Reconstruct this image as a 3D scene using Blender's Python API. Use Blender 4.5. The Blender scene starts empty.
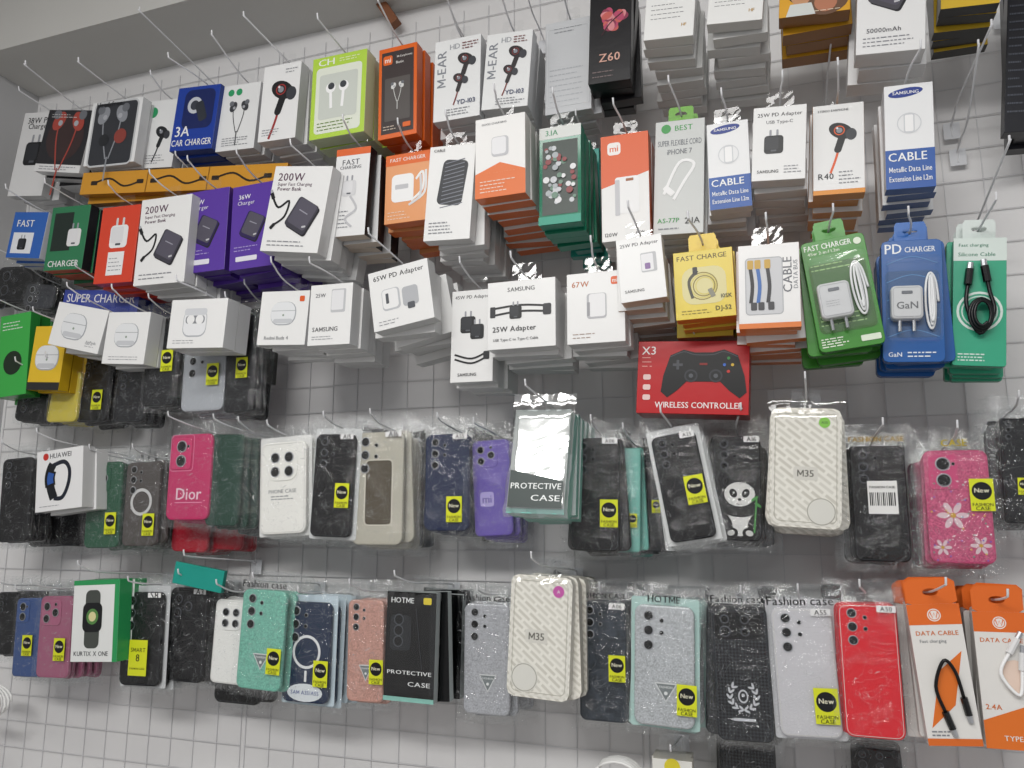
import bpy, math, random
from mathutils import Matrix, Vector
random.seed(11)
S=bpy.context.scene
# ---------------- surveyed camera pose (metres, wall plane is y=0) ----------------
FP=773.0; YAW=math.radians(19); PIT=math.radians(10); CZ=1.5; D=1.25
fw=Vector((-math.sin(YAW)*math.cos(PIT), math.cos(YAW)*math.cos(PIT), math.sin(PIT)))
rt=Vector((math.cos(YAW), math.sin(YAW),0)); up=rt.cross(fw)
def P(px,py,d):
    v=fw+rt*((px-512)/FP)+up*((384-py)/FP)
    return Vector((0,-D,CZ))+v*((D-d)/v.y)
# ---------------- materials ----------------
def lin(c): return c/12.92 if c<=.04045 else ((c+.055)/1.055)**2.4
def rgb(h): return tuple(lin(int(h[i:i+2],16)/255) for i in (0,2,4))+(1,)
MC={}
def M(h,kind='card'):
    k=(h,kind)
    if k in MC: return MC[k]
    m=bpy.data.materials.new(kind+'_'+h); m.use_nodes=True; MC[k]=m
    nt=m.node_tree; N=nt.nodes; L=nt.links; b=N['Principled BSDF']
    col=rgb(h)
    if kind in('card','ink','stripe','glitter','leather','gloss'): col=tuple(c*(.84 if min(col[:3])>.55 else .88) for c in col[:3])+(1,)
    if kind in('case','leather','gloss') and max(col[:3])<.03: col=tuple(c*.5 for c in col[:3])+(1,)
    b.inputs['Base Color'].default_value=col
    tc=N.new('ShaderNodeTexCoord')
    def noise(sc,det=3,dis=0):
        n=N.new('ShaderNodeTexNoise'); n.inputs['Scale'].default_value=sc; n.inputs['Detail'].default_value=det; n.inputs['Distortion'].default_value=dis
        L.new(tc.outputs['Object'],n.inputs['Vector']); return n
    def bump(out,st,dist=.001,to=None):
        u=N.new('ShaderNodeBump'); u.inputs['Strength'].default_value=st; u.inputs['Distance'].default_value=dist
        L.new(out,u.inputs['Height']); L.new(u.outputs['Normal'],(to or b).inputs['Normal']); return u
    R={'card':.3,'ink':.36,'gloss':.12,'case':.32,'matte':.6,'metal':.3,'wall':.6,'wire':.35}.get(kind,.35)
    b.inputs['Roughness'].default_value=R
    if kind=='card': bump(noise(40).outputs['Fac'],.25,.001)
    if kind in('card','ink'): b.inputs['Specular IOR Level'].default_value=.35
    if kind in('metal',): b.inputs['Metallic'].default_value=.6
    if kind=='case': b.inputs['Specular IOR Level'].default_value=.3
    if kind=='wall':
        n=noise(3); mx=N.new('ShaderNodeMixRGB'); mx.blend_type='MULTIPLY'; mx.inputs[0].default_value=.1
        mx.inputs[1].default_value=rgb(h); L.new(n.outputs['Fac'],mx.inputs[2]); L.new(mx.outputs[0],b.inputs['Base Color'])
        bump(noise(80).outputs['Fac'],.1)
    if kind=='leather':
        v=N.new('ShaderNodeTexVoronoi'); v.inputs['Scale'].default_value=420; L.new(tc.outputs['Object'],v.inputs['Vector']); bump(v.outputs['Distance'],.35,.0005)
        b.inputs['Roughness'].default_value=.42; b.inputs['Specular IOR Level'].default_value=.3
    if kind=='glitter':
        v=N.new('ShaderNodeTexVoronoi'); v.inputs['Scale'].default_value=800; L.new(tc.outputs['Object'],v.inputs['Vector'])
        g=N.new('ShaderNodeSeparateColor'); L.new(v.outputs['Color'],g.inputs[0])
        r=N.new('ShaderNodeValToRGB'); c=col; r.color_ramp.elements[0].color=tuple(x*.72 for x in c[:3])+(1,); r.color_ramp.elements[1].color=tuple(min(1,x*1.25+.05) for x in c[:3])+(1,)
        L.new(g.outputs[0],r.inputs[0]); L.new(r.outputs[0],b.inputs['Base Color']); b.inputs['Metallic'].default_value=.2
        bump(g.outputs[1],.25,.0004)
    if kind=='carbon':
        mp=N.new('ShaderNodeMapping'); mp.inputs['Rotation'].default_value=(0,0,math.radians(45)); L.new(tc.outputs['Object'],mp.inputs[0])
        v=N.new('ShaderNodeTexChecker'); v.inputs['Scale'].default_value=330; L.new(mp.outputs[0],v.inputs['Vector'])
        v.inputs['Color1'].default_value=rgb('0a0b0d'); v.inputs['Color2'].default_value=rgb('2e3136')
        L.new(v.outputs['Color'],b.inputs['Base Color']); b.inputs['Specular IOR Level'].default_value=.3
    if kind=='marble':
        n=noise(35,8,1.5)
        r=N.new('ShaderNodeValToRGB'); c=rgb(h); r.color_ramp.elements[0].position=.4; r.color_ramp.elements[1].position=.62
        r.color_ramp.elements[0].color=c; r.color_ramp.elements[1].color=tuple(min(1,x*1.7+.02) for x in c[:3])+(1,)
        L.new(n.outputs['Fac'],r.inputs[0]); L.new(r.outputs[0],b.inputs['Base Color'])
    if kind=='stripe':
        mp=N.new('ShaderNodeMapping'); mp.inputs['Rotation'].default_value=(0,0,math.radians(38)); L.new(tc.outputs['Object'],mp.inputs[0])
        v=N.new('ShaderNodeTexBrick'); v.inputs['Scale'].default_value=62; v.offset=.37; L.new(mp.outputs[0],v.inputs['Vector'])
        v.inputs['Mortar Size'].default_value=.12; v.inputs['Brick Width'].default_value=1.5; v.inputs['Row Height'].default_value=.46
        v.inputs['Color1'].default_value=rgb('d8d5cb'); v.inputs['Color2'].default_value=rgb('ccc8bd'); v.inputs['Mortar'].default_value=rgb('eae7de')
        L.new(v.outputs['Color'],b.inputs['Base Color']); b.inputs['Roughness'].default_value=.2
    if kind in('bag','film','sheen','blister'):
        out=N['Material Output']; tr=N.new('ShaderNodeBsdfTransparent'); tr.inputs[0].default_value=(.98,.985,.985,1)
        gl=N.new('ShaderNodeBsdfGlossy'); gl.inputs['Roughness'].default_value={'bag':.05,'film':.05,'sheen':.12,'blister':.06}[kind]
        n=noise(26 if kind=='bag' else 9,6 if kind=='bag' else 2,1.8); bump(n.outputs['Fac'],1.0,{'bag':.009,'film':.003,'sheen':.0018,'blister':.0006}[kind],gl)
        m1=N.new('ShaderNodeMixShader'); m1.inputs[0].default_value={'bag':.05,'film':.06,'sheen':.38,'blister':.04}[kind]
        L.new(tr.outputs[0],m1.inputs[1]); L.new(gl.outputs[0],m1.inputs[2])
        n2=noise(22,2,3.2); sb=N.new('ShaderNodeMath'); sb.operation='SUBTRACT'; sb.inputs[1].default_value=.5; L.new(n2.outputs['Fac'],sb.inputs[0])
        ab=N.new('ShaderNodeMath'); ab.operation='ABSOLUTE'; L.new(sb.outputs[0],ab.inputs[0])
        mr=N.new('ShaderNodeMapRange'); mr.inputs[1].default_value=0; mr.inputs[2].default_value=.005
        mr.inputs[3].default_value=.45 if kind=='bag' else .02; mr.inputs[4].default_value=.004; L.new(ab.outputs[0],mr.inputs[0])
        b.inputs['Base Color'].default_value=(.85,.87,.89,1); b.inputs['Roughness'].default_value=.3
        m2=N.new('ShaderNodeMixShader'); L.new(mr.outputs[0],m2.inputs[0]); L.new(m1.outputs[0],m2.inputs[1]); L.new(b.outputs[0],m2.inputs[2]); L.new(m2.outputs[0],out.inputs[0])
    return m
# ---------------- mesh builder ----------------
ALL=[]
class MB:
    def __init__(s): s.v=[];s.f=[];s.m=[];s.mats=[]
    def sl(s,m):
        if m not in s.mats: s.mats.append(m)
        return s.mats.index(m)
    def add(s,vs,fs,mat):
        o=len(s.v); s.v+= [tuple(x) for x in vs]; k=None if callable(mat) else s.sl(mat)
        for f in fs:
            s.f.append([i+o for i in f])
            if k is None:
                a,b,c=(Vector(vs[f[j]]) for j in (0,1,2)); n=(b-a).cross(c-a); n.normalize(); s.m.append(s.sl(mat(n)))
            else: s.m.append(k)
    def slab(s,cx,cy,z1,w,h,t,r,mat,bev=.0008,seg=4,rot=0):
        r=min(r,w/2-1e-5,h/2-1e-5); bev=min(bev,t*.45,w*.2); rings=[]
        def ring(ins,z):
            o=[]
            for q,(sx,sy) in enumerate(((1,1),(-1,1),(-1,-1),(1,-1))):
                ax=sx*(w/2-r); ay=sy*(h/2-r); rr=max(r-ins,1e-5)
                if r-ins<1e-5: ax=sx*(w/2-ins); ay=sy*(h/2-ins)
                for k in range(seg+1):
                    an=math.pi/2*(q+k/seg); x=ax+rr*math.cos(an); y=ay+rr*math.sin(an)
                    o.append((cx+x*math.cos(rot)-y*math.sin(rot),cy+x*math.sin(rot)+y*math.cos(rot),z))
            return o
        z0=z1-t
        for ins,z in ((bev,z0),(0,z0+bev),(0,z1-bev),(bev*.3,z1-bev*.3),(bev,z1)): rings.append(ring(ins,z))
        n=len(rings[0]); vs=sum(rings,[]); fs=[]
        for k in range(4):
            for i in range(n):
                j=(i+1)%n; fs.append([k*n+i,k*n+j,(k+1)*n+j,(k+1)*n+i])
        fs.append(list(range(n))[::-1]); fs.append([4*n+i for i in range(n)])
        s.add(vs,fs,mat)
    def tube(s,pts,r,mat,seg=6):
        pts=[Vector(p) for p in pts]; n=len(pts); vs=[];fs=[]; pn=None
        for i,p in enumerate(pts):
            t=(pts[min(i+1,n-1)]-pts[max(i-1,0)]).normalized()
            if pn is None: pn=t.orthogonal().normalized()
            pn=(pn-t*pn.dot(t)); pn=pn.normalized() if pn.length>1e-6 else t.orthogonal().normalized()
            b=t.cross(pn)
            for k in range(seg):
                a=2*math.pi*k/seg; vs.append(p+pn*math.cos(a)*r+b*math.sin(a)*r)
        for i in range(n-1):
            for k in range(seg):
                j=(k+1)%seg; fs.append([i*seg+k,i*seg+j,(i+1)*seg+j,(i+1)*seg+k])
        fs.append(list(range(seg))[::-1]); fs.append([(n-1)*seg+k for k in range(seg)])
        s.add(vs,fs,mat)
    def obj(s,name,parent=None,smooth=False,label=None):
        me=bpy.data.meshes.new(name); me.from_pydata(s.v,[],s.f)
        for m in s.mats: me.materials.append(m)
        me.polygons.foreach_set('material_index',s.m)
        if smooth: me.polygons.foreach_set('use_smooth',[True]*len(s.f))
        me.update(); o=bpy.data.objects.new(name,me); ALL.append(o)
        if parent: o.parent=parent
        if label: o['label']=label
        return o
def spl(pts,n=6):
    pts=[Vector(p) for p in pts]; o=[]
    for i in range(len(pts)-1):
        a=pts[max(i-1,0)];b=pts[i];c=pts[i+1];d=pts[min(i+2,len(pts)-1)]
        for k in range(n):
            t=k/n; o.append(.5*((2*b)+(c-a)*t+(2*a-5*b+4*c-d)*t*t+(3*b-a-3*c+d)*t**3))
    o.append(pts[-1]); return o
TC={}
def tgeo(s):
    if s in TC: return TC[s]
    V=[];Fc=[];x=0
    def glyph(ch):
        k=('g',ch)
        if k in TC: return TC[k]
        if ch==' ': TC[k]=([],[],.3); return TC[k]
        if ch=='M':   # plain block M as one outline split into non-overlapping quads
            q=[((0,0),(.11,0),(.11,.68),(0,.68)),((.53,0),(.64,0),(.64,.68),(.53,.68)),((.11,.68),(.11,.46),(.27,.14),(.32,.30)),((.53,.68),(.32,.30),(.37,.14),(.53,.46)),((.27,.14),(.37,.14),(.32,.30))]
            v=[];f=[]
            for poly in q: f.append([len(v)+i for i in range(len(poly))]); v+=[(a,b,0) for a,b in poly]
            TC[k]=(v,f,.73); return TC[k]
        cu=bpy.data.curves.new('t','FONT'); cu.body=ch; cu.size=1; cu.resolution_u=2; cu.offset=0
        o=bpy.data.objects.new('t',cu); S.collection.objects.link(o)
        dg=bpy.context.evaluated_depsgraph_get(); me=bpy.data.meshes.new_from_object(o.evaluated_get(dg))
        v=[(a.co.x,a.co.y) for a in me.vertices]; f=[list(p.vertices) for p in me.polygons]
        bpy.data.objects.remove(o); bpy.data.curves.remove(cu); bpy.data.meshes.remove(me)
        x0=min(a for a,b in v); x1=max(a for a,b in v); v=[(a-x0,b) for a,b in v]
        v2=[(a+.026,b,1) for a,b in v]; v=[(a,b,0) for a,b in v]; n=len(v); f=f+[[i+n for i in q] for q in f]   # emboldened by a second, slightly raised stroke
        TC[k]=(v+v2,f,x1-x0+.026+.075); return TC[k]
    for ch in s:
        v,f,adv=glyph(ch); o=len(V); V+=[(a+x,b,c) for a,b,c in v]; Fc+=[[i+o for i in q] for q in f]; x+=adv
    v=V; x0=min(a[0] for a in v);x1=max(a[0] for a in v);y0=min(a[1] for a in v);y1=max(a[1] for a in v)
    g=([((a-(x0+x1)/2)/(x1-x0),(b-(y0+y1)/2)/(y1-y0),c) for a,b,c in v],Fc,(y1-y0)/(x1-x0)); TC[s]=g; return g
class Pr(MB):   # flat print on a W x H face, x,y as fractions
    def __init__(s,W,H,z=.0001,cx=0,cy=0): super().__init__(); s.W=W;s.H=H;s.z=z;s.k=W/H;s.cx=cx;s.cy=cy
    def pt(s,x,y): return (s.cx+(x-.5)*s.W, s.cy+y*s.H, s.z)
    def g(s,pts,c): s.z+=.00005; s.add([s.pt(*q) for q in pts],[list(range(len(pts)))],M(c,'ink'))
    def r(s,x0,y0,x1,y1,c): s.g([(x0,y0),(x1,y0),(x1,y1),(x0,y1)],c)
    def rpts(s,cx,cy,w,h,rad,rot=0):
        r=min(w,h)*rad; o=[]
        for q,(sx,sy) in enumerate(((1,1),(-1,1),(-1,-1),(1,-1))):
            for k in range(5):
                an=math.pi/2*(q+k/4); x=sx*(w/2-r)+r*math.cos(an); y=sy*(h/2-r)+r*math.sin(an)
                o.append((cx+x*math.cos(rot)-y*math.sin(rot),cy+(x*math.sin(rot)+y*math.cos(rot))*s.k))
        return o
    def rr(s,cx,cy,w,h,c,rad=.2,rot=0): s.g(s.rpts(cx,cy,w,h,rad,rot),c)
    def rl(s,cx,cy,w,h,wd,c,rad=.2,rot=0): s.l(s.rpts(cx,cy,w,h,rad,rot),wd,c,False,True)
    def e(s,cx,cy,r,c,ry=None,rot=0):
        ry=ry or r; o=[]
        for k in range(20):
            a=2*math.pi*k/20; x=r*math.cos(a);y=ry*math.sin(a); o.append((cx+x*math.cos(rot)-y*math.sin(rot),cy+(x*math.sin(rot)+y*math.cos(rot))*s.k))
        s.g(o,c)
    def l(s,pts,wd,c,sm=True,closed=False):
        q=[Vector((x*s.W,y*s.H,0)) for x,y in pts]
        if closed: q=q+[q[0]]
        if sm: q=spl(q,5)
        s.z+=.00005; vs=[];n=len(q)
        for i in range(n):
            t=(q[min(i+1,n-1)]-q[max(i-1,0)]).normalized(); nn=Vector((-t.y,t.x,0))*wd*s.W/2
            for z in (q[i]-nn,q[i]+nn): vs.append((s.cx+z.x-.5*s.W,s.cy+z.y,s.z))
        s.add(vs,[[2*i,2*i+2,2*i+3,2*i+1] for i in range(n-1)],M(c,'ink'))
    def ring(s,cx,cy,r,wd,c):
        s.l([(cx+r*math.cos(a*math.pi/12),cy+r*s.k*math.sin(a*math.pi/12)) for a in range(25)],wd,c,False)
    def t(s,tx,cx,cy,w,c='1c1c20',h=None,rot=0):
        v,f,asp=tgeo(tx); s.z+=.00006; ww=w*s.W; hh=h*s.H if h else ww*asp; ca,sa=math.cos(rot),math.sin(rot)
        s.add([(s.cx+(cx-.5)*s.W+a*ww*ca-b*hh*sa, s.cy+cy*s.H+a*ww*sa+b*hh*ca, s.z+.00004*zf) for a,b,zf in v],f,M(c,'ink')); s.z+=.00004
    def fine(s,x0,y0,x1,y1,n,c='8a8c92'):
        for i in range(n):
            y=y0+(y1-y0)*(i+.5)/n; x=x0; xe=x0+(x1-x0)*random.uniform(.6,1); s.z+=.00005
            while x<xe:
                w=random.uniform(.03,.1); q=[(x,y-.005),(min(x+w,xe),y-.005),(min(x+w,xe),y+.005),(x,y+.005)]
                s.add([s.pt(*k) for k in q],[[0,1,2,3]],M(c,'ink')); x+=w+.02
    def plug(s,cx,cy,w,c='17181b',pin='9a9ca2'):
        s.rr(cx-w*.18,cy+w*.62*s.k,w*.12,w*.5,pin,.4); s.rr(cx+w*.18,cy+w*.62*s.k,w*.12,w*.5,pin,.4)
        s.rr(cx,cy,w,w*1.05,c,.18); s.rr(cx-w*.1,cy+w*.08*s.k,w*.7,w*.75,'2b2d32' if c=='17181b' else 'e6e6e8',.15); s.rr(cx,cy-w*.36*s.k,w*.3,w*.1,'55585e',.4)
    def cab(s,cx,cy,w,c='17181b'):
        s.l([(cx-w*.5,cy+w*.7*s.k),(cx-w*.1,cy+w*.2*s.k),(cx+w*.4,cy+w*.5*s.k),(cx+w*.3,cy-w*.2*s.k),(cx-w*.2,cy-w*.6*s.k)],w*.1,c)
        s.rr(cx-w*.5,cy+w*.72*s.k,w*.18,w*.32,c,.2,.5); s.rr(cx-w*.5-w*.08,cy+w*.92*s.k,w*.12,w*.14,'a8aab0',.1,.5)
        s.rr(cx-w*.24,cy-w*.66*s.k,w*.16,w*.3,c,.3,-.7)
    def ear(s,cx,cy,w,c='17181b',a='c23'):
        for sg in (-1,1):
            s.l([(cx+sg*w*.3,cy+w*.3*s.k),(cx+sg*w*.25,cy-w*.2*s.k),(cx+sg*w*.05,cy-w*.9*s.k)],w*.04,c)
            s.e(cx+sg*w*.3,cy+w*.3*s.k,w*.17,c,w*.25,sg*.5); s.e(cx+sg*w*.4,cy+w*.46*s.k,w*.12,'6b6e74' if c!='f4f4f2' else 'd5d5d5',w*.12); s.e(cx+sg*w*.25,cy+w*.25*s.k,w*.07,'a8aab0')
        s.l([(cx,cy-w*.85*s.k),(cx,cy-w*1.5*s.k)],w*.05,c)
    def bigear(s,cx,cy,w,c='17181b',a='e0552a'):
        s.l([(cx,cy),(cx-w*.15,cy-w*.7*s.k),(cx-w*.35,cy-w*1.3*s.k)],w*.08,a)
        s.rr(cx-w*.03,cy-w*.2*s.k,w*.24,w*.75,c,.5,-.3); s.e(cx,cy+w*.25*s.k,w*.42,c,w*.28,-.5); s.e(cx+w*.33,cy+w*.1*s.k,w*.18,'3a3c42',w*.22)
        s.ring(cx-w*.05,cy+w*.27*s.k,w*.16,w*.04,a); s.e(cx-w*.05,cy+w*.27*s.k,w*.1,'8b8e96'); s.e(cx-w*.12,cy+w*.36*s.k,w*.04,'e4e6ea')
    def bank(s,cx,cy,w,c='3c3a44'):
        s.rr(cx+.04*w,cy-.05*w*s.k,w*.72,w*.86,'201f26',.12,-.45); s.rr(cx,cy,w*.72,w*.86,c,.12,-.45); s.rr(cx+w*.02,cy+w*.04*s.k,w*.62,w*.74,'55525f',.12,-.45); s.rr(cx+.12*w,cy-.3*w*s.k,w*.12,w*.05,'c8c8cc',.2,.2); s.rr(cx+.04*w,cy+.1*w*s.k,w*.3,w*.03,'9a98a4',.2,-.45)
    def buds(s,cx,cy,w):
        s.rr(cx,cy,w*1.05,w*.85,'a8abb0',.42); s.rr(cx-.01,cy+.008,w,w*.8,'eceef0',.42); s.l([(cx-w*.5,cy+w*.1*s.k),(cx+w*.5,cy+w*.1*s.k)],w*.02,'a4a6aa',False)
        s.rr(cx,cy-w*.27*s.k,w*.8,w*.16,'cfd1d5',.5); s.e(cx,cy-w*.06*s.k,w*.04,'8fa08f')
# ---------------- things ----------------
X90=Matrix.Rotation(math.pi/2,4,'X')
FILM=M('ffffff','film')
def empty(name,label,cat,group=None):
    o=bpy.data.objects.new(name,None); o.empty_display_size=.02; o['label']=label; o['category']=cat
    if group: o['group']=group
    ALL.append(o); return o
def hook(x,zh,d,drop,tip):
    b=MB(); tip=tip*random.uniform(.55,1.15); sw=random.uniform(-1,1)*tip*.2; lf=random.uniform(0,.25)*tip
    zb=zh-drop*d; pts=[Vector((x,-.012,zb-.018)),Vector((x,-.013,zb-.004)),Vector((x,-.022,zb+drop*.02)),]
    e=d+tip; pts+=[Vector((x,-d*.5,zb+drop*d*.5)),Vector((x,-d,zh)),Vector((x+sw,-e,zb+drop*e+lf)),Vector((x+sw*1.1,-e-.006,zb+drop*e+lf+.003)),Vector((x+sw*1.12,-e-.008,zb+drop*e+lf+.01))]
    b.tube(spl(pts,4),.0014,M('dcdde0','wire'),6)
    o=b.obj('display_hook',None,True); o['label']='thin pale wire display hook clipped to the white grid'; o['category']='hook'; o['group']='display hooks on the wall'
    c=MB(); c.add(*cube((x-.011,-.0125,zb-.022),(x+.011,-.0105,zb+.004)),M('d4d6da','wire')); c.obj('hook_bracket',o)
def cube(a,b):
    vs=[(x,y,z) for x in (a[0],b[0]) for y in (a[1],b[1]) for z in (a[2],b[2])]
    return vs,[[0,1,3,2],[4,6,7,5],[0,4,5,1],[2,3,7,6],[0,2,6,4],[1,5,7,3]]
def tab(root,H,t,w=.034,h=.026,c=None,hh=.014,z=None):
    b=MB(); n=24; vs=[]; z=-t*.5 if z is None else z; cy=H+hh; y0=H-.001;y1=H+h
    for i in range(n):
        a=2*math.pi*(i+.5)/n; ca,sa=math.cos(a),math.sin(a)
        k=min((w/2)/abs(ca) if abs(ca)>1e-6 else 9,((y1-cy) if sa>0 else (cy-y0))/abs(sa) if abs(sa)>1e-6 else 9)
        vs.append((ca*k,cy+sa*k,z)); 
    for i in range(n):
        a=2*math.pi*(i+.5)/n; vs.append((.0085*math.cos(a),cy+.0042*math.sin(a),z))
    b.add(vs,[[i,(i+1)%n,n+(i+1)%n,n+i] for i in range(n)],M(c,'card') if c else FILM); return b.obj('hang_tab',root)
def stack(q,d,n,step,build,hh=.014,jit=1.0,drop=.1,tip=.05,hk=True,pitch=0):
    tx,ty,bx,by,w=q; T=P(tx,ty,d);B=P(bx,by,d); v=T-B; H=v.length; a=math.atan2(-v.x,v.z)
    mx,my=(tx+bx)/2,(ty+by)/2; W=P(mx+w/2,my,d).x-P(mx-w/2,my,d).x
    root,parts,front=build(W,H); hp=T+v.normalized()*hh
    off=0
    for i in range(n):
        ya=0
        if i==0: r=root; ai=a; h=hp
        else:
            off+=random.choice((0,0,.0012,.003)) if jit<3 else 0
            dd=i*step+off
            if d-dd-step<.009: break
            r=root.copy(); ALL.append(r); mp={root:r}
            for c in parts:
                k=c.copy(); k.parent=mp[c.parent]; mp[c]=k; ALL.append(k)
            ya=math.radians(random.uniform(-1,1))*(0 if pitch else 1)
            ai=a*(.75)+math.radians(random.uniform(-3,3)*jit); h=Vector((hp.x+random.uniform(-.005,.005)*jit, -(d-dd), hp.z-drop*dd+random.uniform(-.003,.003)*jit))
        r.matrix_basis=Matrix.Translation(h)@Matrix.Rotation(ya,4,'Z')@X90@Matrix.Rotation(-pitch,4,'X')@Matrix.Rotation(ai,4,'Z')@Matrix.Translation((0,-(H+hh),0))
    if hk: hook(hp.x,hp.z,d,drop,tip)
def BX(label,q,d,n,t,fc,sc,draw,name='charger_box',cat='box',bc=None,gr='boxed accessories on wall hooks',ex=None,tip=.05,tc=None,kind='card',rad=.0008,hk=True,jit=1,drop=.09,th=.026,pitch=0,draw2=None,tw=None):
    def build(W,H):
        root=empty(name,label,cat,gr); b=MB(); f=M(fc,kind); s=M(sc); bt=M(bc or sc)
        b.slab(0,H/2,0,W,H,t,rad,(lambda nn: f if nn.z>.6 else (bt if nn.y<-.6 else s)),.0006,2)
        body=b.obj('carton',root); parts=[body]
        if hk: parts.append(tab(root,H,t,w=W*tw if tw else min(.036,W*.7),h=th,c=tc,z=-.0005 if tw else None))
        if draw:
            p=Pr(W,H); draw(p); 
            if p.v: p.obj('printed_front',root)
        bg=ex(root,W,H) if ex else None
        if draw2:
            p=Pr(W,H,.0046); draw2(p); p.obj('printed_film',bg or root)
        return root,parts,None
    stack(q,d,n,t+.0015,build,tip=tip,hk=hk,jit=jit,drop=drop,pitch=pitch)
# ----- phone cases in clear bags -----
DK=('17181b','1a1a1d','1b1c20','1b1c1f','15161a','23262c','202226')
def cams(b_root,W,H,style,col,parent):
    t=.0014; w=W; yt=H
    def isl(cx,cy,ww,hh,r,c=None): 
        b=MB(); b.slab(cx,cy,t,ww,hh,t,r,M(c or col,'case'),.0006,5); o=b.obj('camera_surround',parent,False); return o
    L=[]; par=parent
    if style=='tri': L=[(-.26*w,yt-.17*w-i*.24*w,.088*w) for i in range(3)]+[(-.04*w,yt-.24*w,.04*w),(-.04*w,yt-.44*w,.04*w)]; z=0
    elif style=='duo': par=isl(-.2*w,yt-.38*w,.46*w,.6*w,.07*w); L=[(-.2*w,yt-.24*w,.12*w),(-.2*w,yt-.52*w,.12*w),(-.04*w,yt-.24*w,.03*w)];z=t
    elif style=='isl': par=isl(-.12*w,yt-.38*w,.6*w,.6*w,.12*w); L=[(-.25*w,yt-.24*w,.1*w),(-.25*w,yt-.52*w,.1*w),(.02*w,yt-.38*w,.1*w),(.02*w,yt-.19*w,.04*w)];z=t
    elif style=='cen': par=isl(0,yt-.42*w,.66*w,.6*w,.2*w); L=[(-.15*w,yt-.29*w,.1*w),(.15*w,yt-.29*w,.1*w),(-.15*w,yt-.55*w,.1*w),(.15*w,yt-.55*w,.1*w)];z=t
    elif style=='wide': par=isl(-.02*w,yt-.36*w,.86*w,.5*w,.1*w,'0e0f11'); L=[(-.26*w,yt-.24*w,.08*w),(-.26*w,yt-.46*w,.1*w),(.1*w,yt-.24*w,.08*w),(.1*w,yt-.46*w,.08*w)];z=t
    for x,y,r in L:
        b=MB(); b.slab(x,y,z+.0012,2*r,2*r,.0012,r,M('5c5f66' if col in DK else 'a6a8ac','metal'),.0003,5)
        b.slab(x,y,z+.0014,1.65*r,1.65*r,.0004,r*.82,M('060607','gloss'),.0001,5); b.obj('camera_opening',par)
def sticker(root,W,H,fx,fy,z,kind='new',s=1):
    w=min(.026,W*.38)*s; h=w*1.5; p=Pr(w,h,z,(fx-.5)*W,fy*H-h/2)
    if kind=='new':
        p.r(0,0,1,1,'dde32c'); p.e(.5,.62,.42,'15161a'); p.t('New',.5,.64,.62,'f6f2d8'); p.t('FASHION',.5,.2,.85,'15161a'); p.t('CASE',.5,.08,.6,'15161a')
    elif kind=='bar':
        p.r(0,.1,1,.9,'f4f4f2'); 
        for i in range(14): p.r(.06+i*.063,.3,.06+i*.063+random.choice((.02,.04)),.62,'1a1a1c')
        p.t('FASHION CASE',.5,.75,.85,'1a1a1c')
    else:
        p.r(0,0,1,1,'dde32c'); p.t('SMART',.5,.72,.8,'15161a'); p.t('8',.5,.5,.2,'15161a'); p.t('FASHION CASE',.5,.2,.8,'15161a')
    p.obj('sticker',root,label='yellow and black paper sticker' if kind!='bar' else 'white barcode sticker')
def bag(root,W,H,t,m,top,mat=None,amp=.0007):
    b=MB(); nx,ny=13,18; vs=[];fs=[]
    for j in range(ny+1):
        for i in range(nx+1):
            x=(i/nx-.5)*(W+2*m); y=-m+(H+m+top)*j/ny; ins=abs(x)<W/2+.001 and -.001<y<H+.001
            z=.0031+random.uniform(0,amp) if ins else -t*.3+random.uniform(-.0025,.0025)
            x+=random.uniform(-.0012,.0012); y+=random.uniform(-.0012,.0012); vs.append((x,y,z))
    jh=int((H+.014+m)/(H+m+top)*ny)
    for j in range(ny):
        for i in range(nx):
            if i==nx//2 and j==jh: continue
            a=j*(nx+1)+i; fs.append([a,a+1,a+nx+2,a+nx+1])
    b.add(vs,fs,mat or M('ffffff','bag')); return b.obj('plastic_bag',root,True)
def CS(label,q,d,n,col,kind='case',cam='tri',st=None,deco=None,card=None,head=None,m=.012,hc='1a1a1c',tagt=None,sk='new',jit=1.4,tip=.045,ss=1,hw=1.0):
    def build(W,H):
        t=.0085; root=empty('packaged_phone_case',label,'phone case','bagged phone cases on wall hooks')
        b=MB(); b.slab(0,H/2,0,W,H,t,W*.14,M(col,kind),.0022,6); body=b.obj('phone_case',root); parts=[body]
        if cam: cams(root,W,H,cam,col,body)
        p=Pr(W,H,.0001); p.rl(.5,.5,.93,(H/W-.07),.01,('33353a' if col in DK else 'd9d9d4' if col>'d' else col),.13)
        if deco: deco(p)
        p.obj('case_decoration',body)
        if card:
            c=MB(); c.slab(0,H/2+.003,-t-.0008,W+m,H+m+.002,.0008,.003,M(card),.0002,2); parts.append(c.obj('backing_card',root))
        parts.append(bag(root,W,H,t,m,.03))
        if head or tagt:
            p=Pr(W,.022,.0015,0,H+.001)
            if head: p.t(head,.5,.36,hw,hc)
            if tagt: p.z=.0048; p.cy=H-.01; p.r(.66,.05,.98,.42,'f4f4f4'); p.t(tagt,.82,.23,.2,'1a1a1c')
            p.obj('printed_header',root)
        if st: sticker(root,W,H,st[0],st[1],.0048,sk,ss)
        return root,parts,None
    stack(q,d,n,.0152,build,jit=jit,tip=tip)
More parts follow.
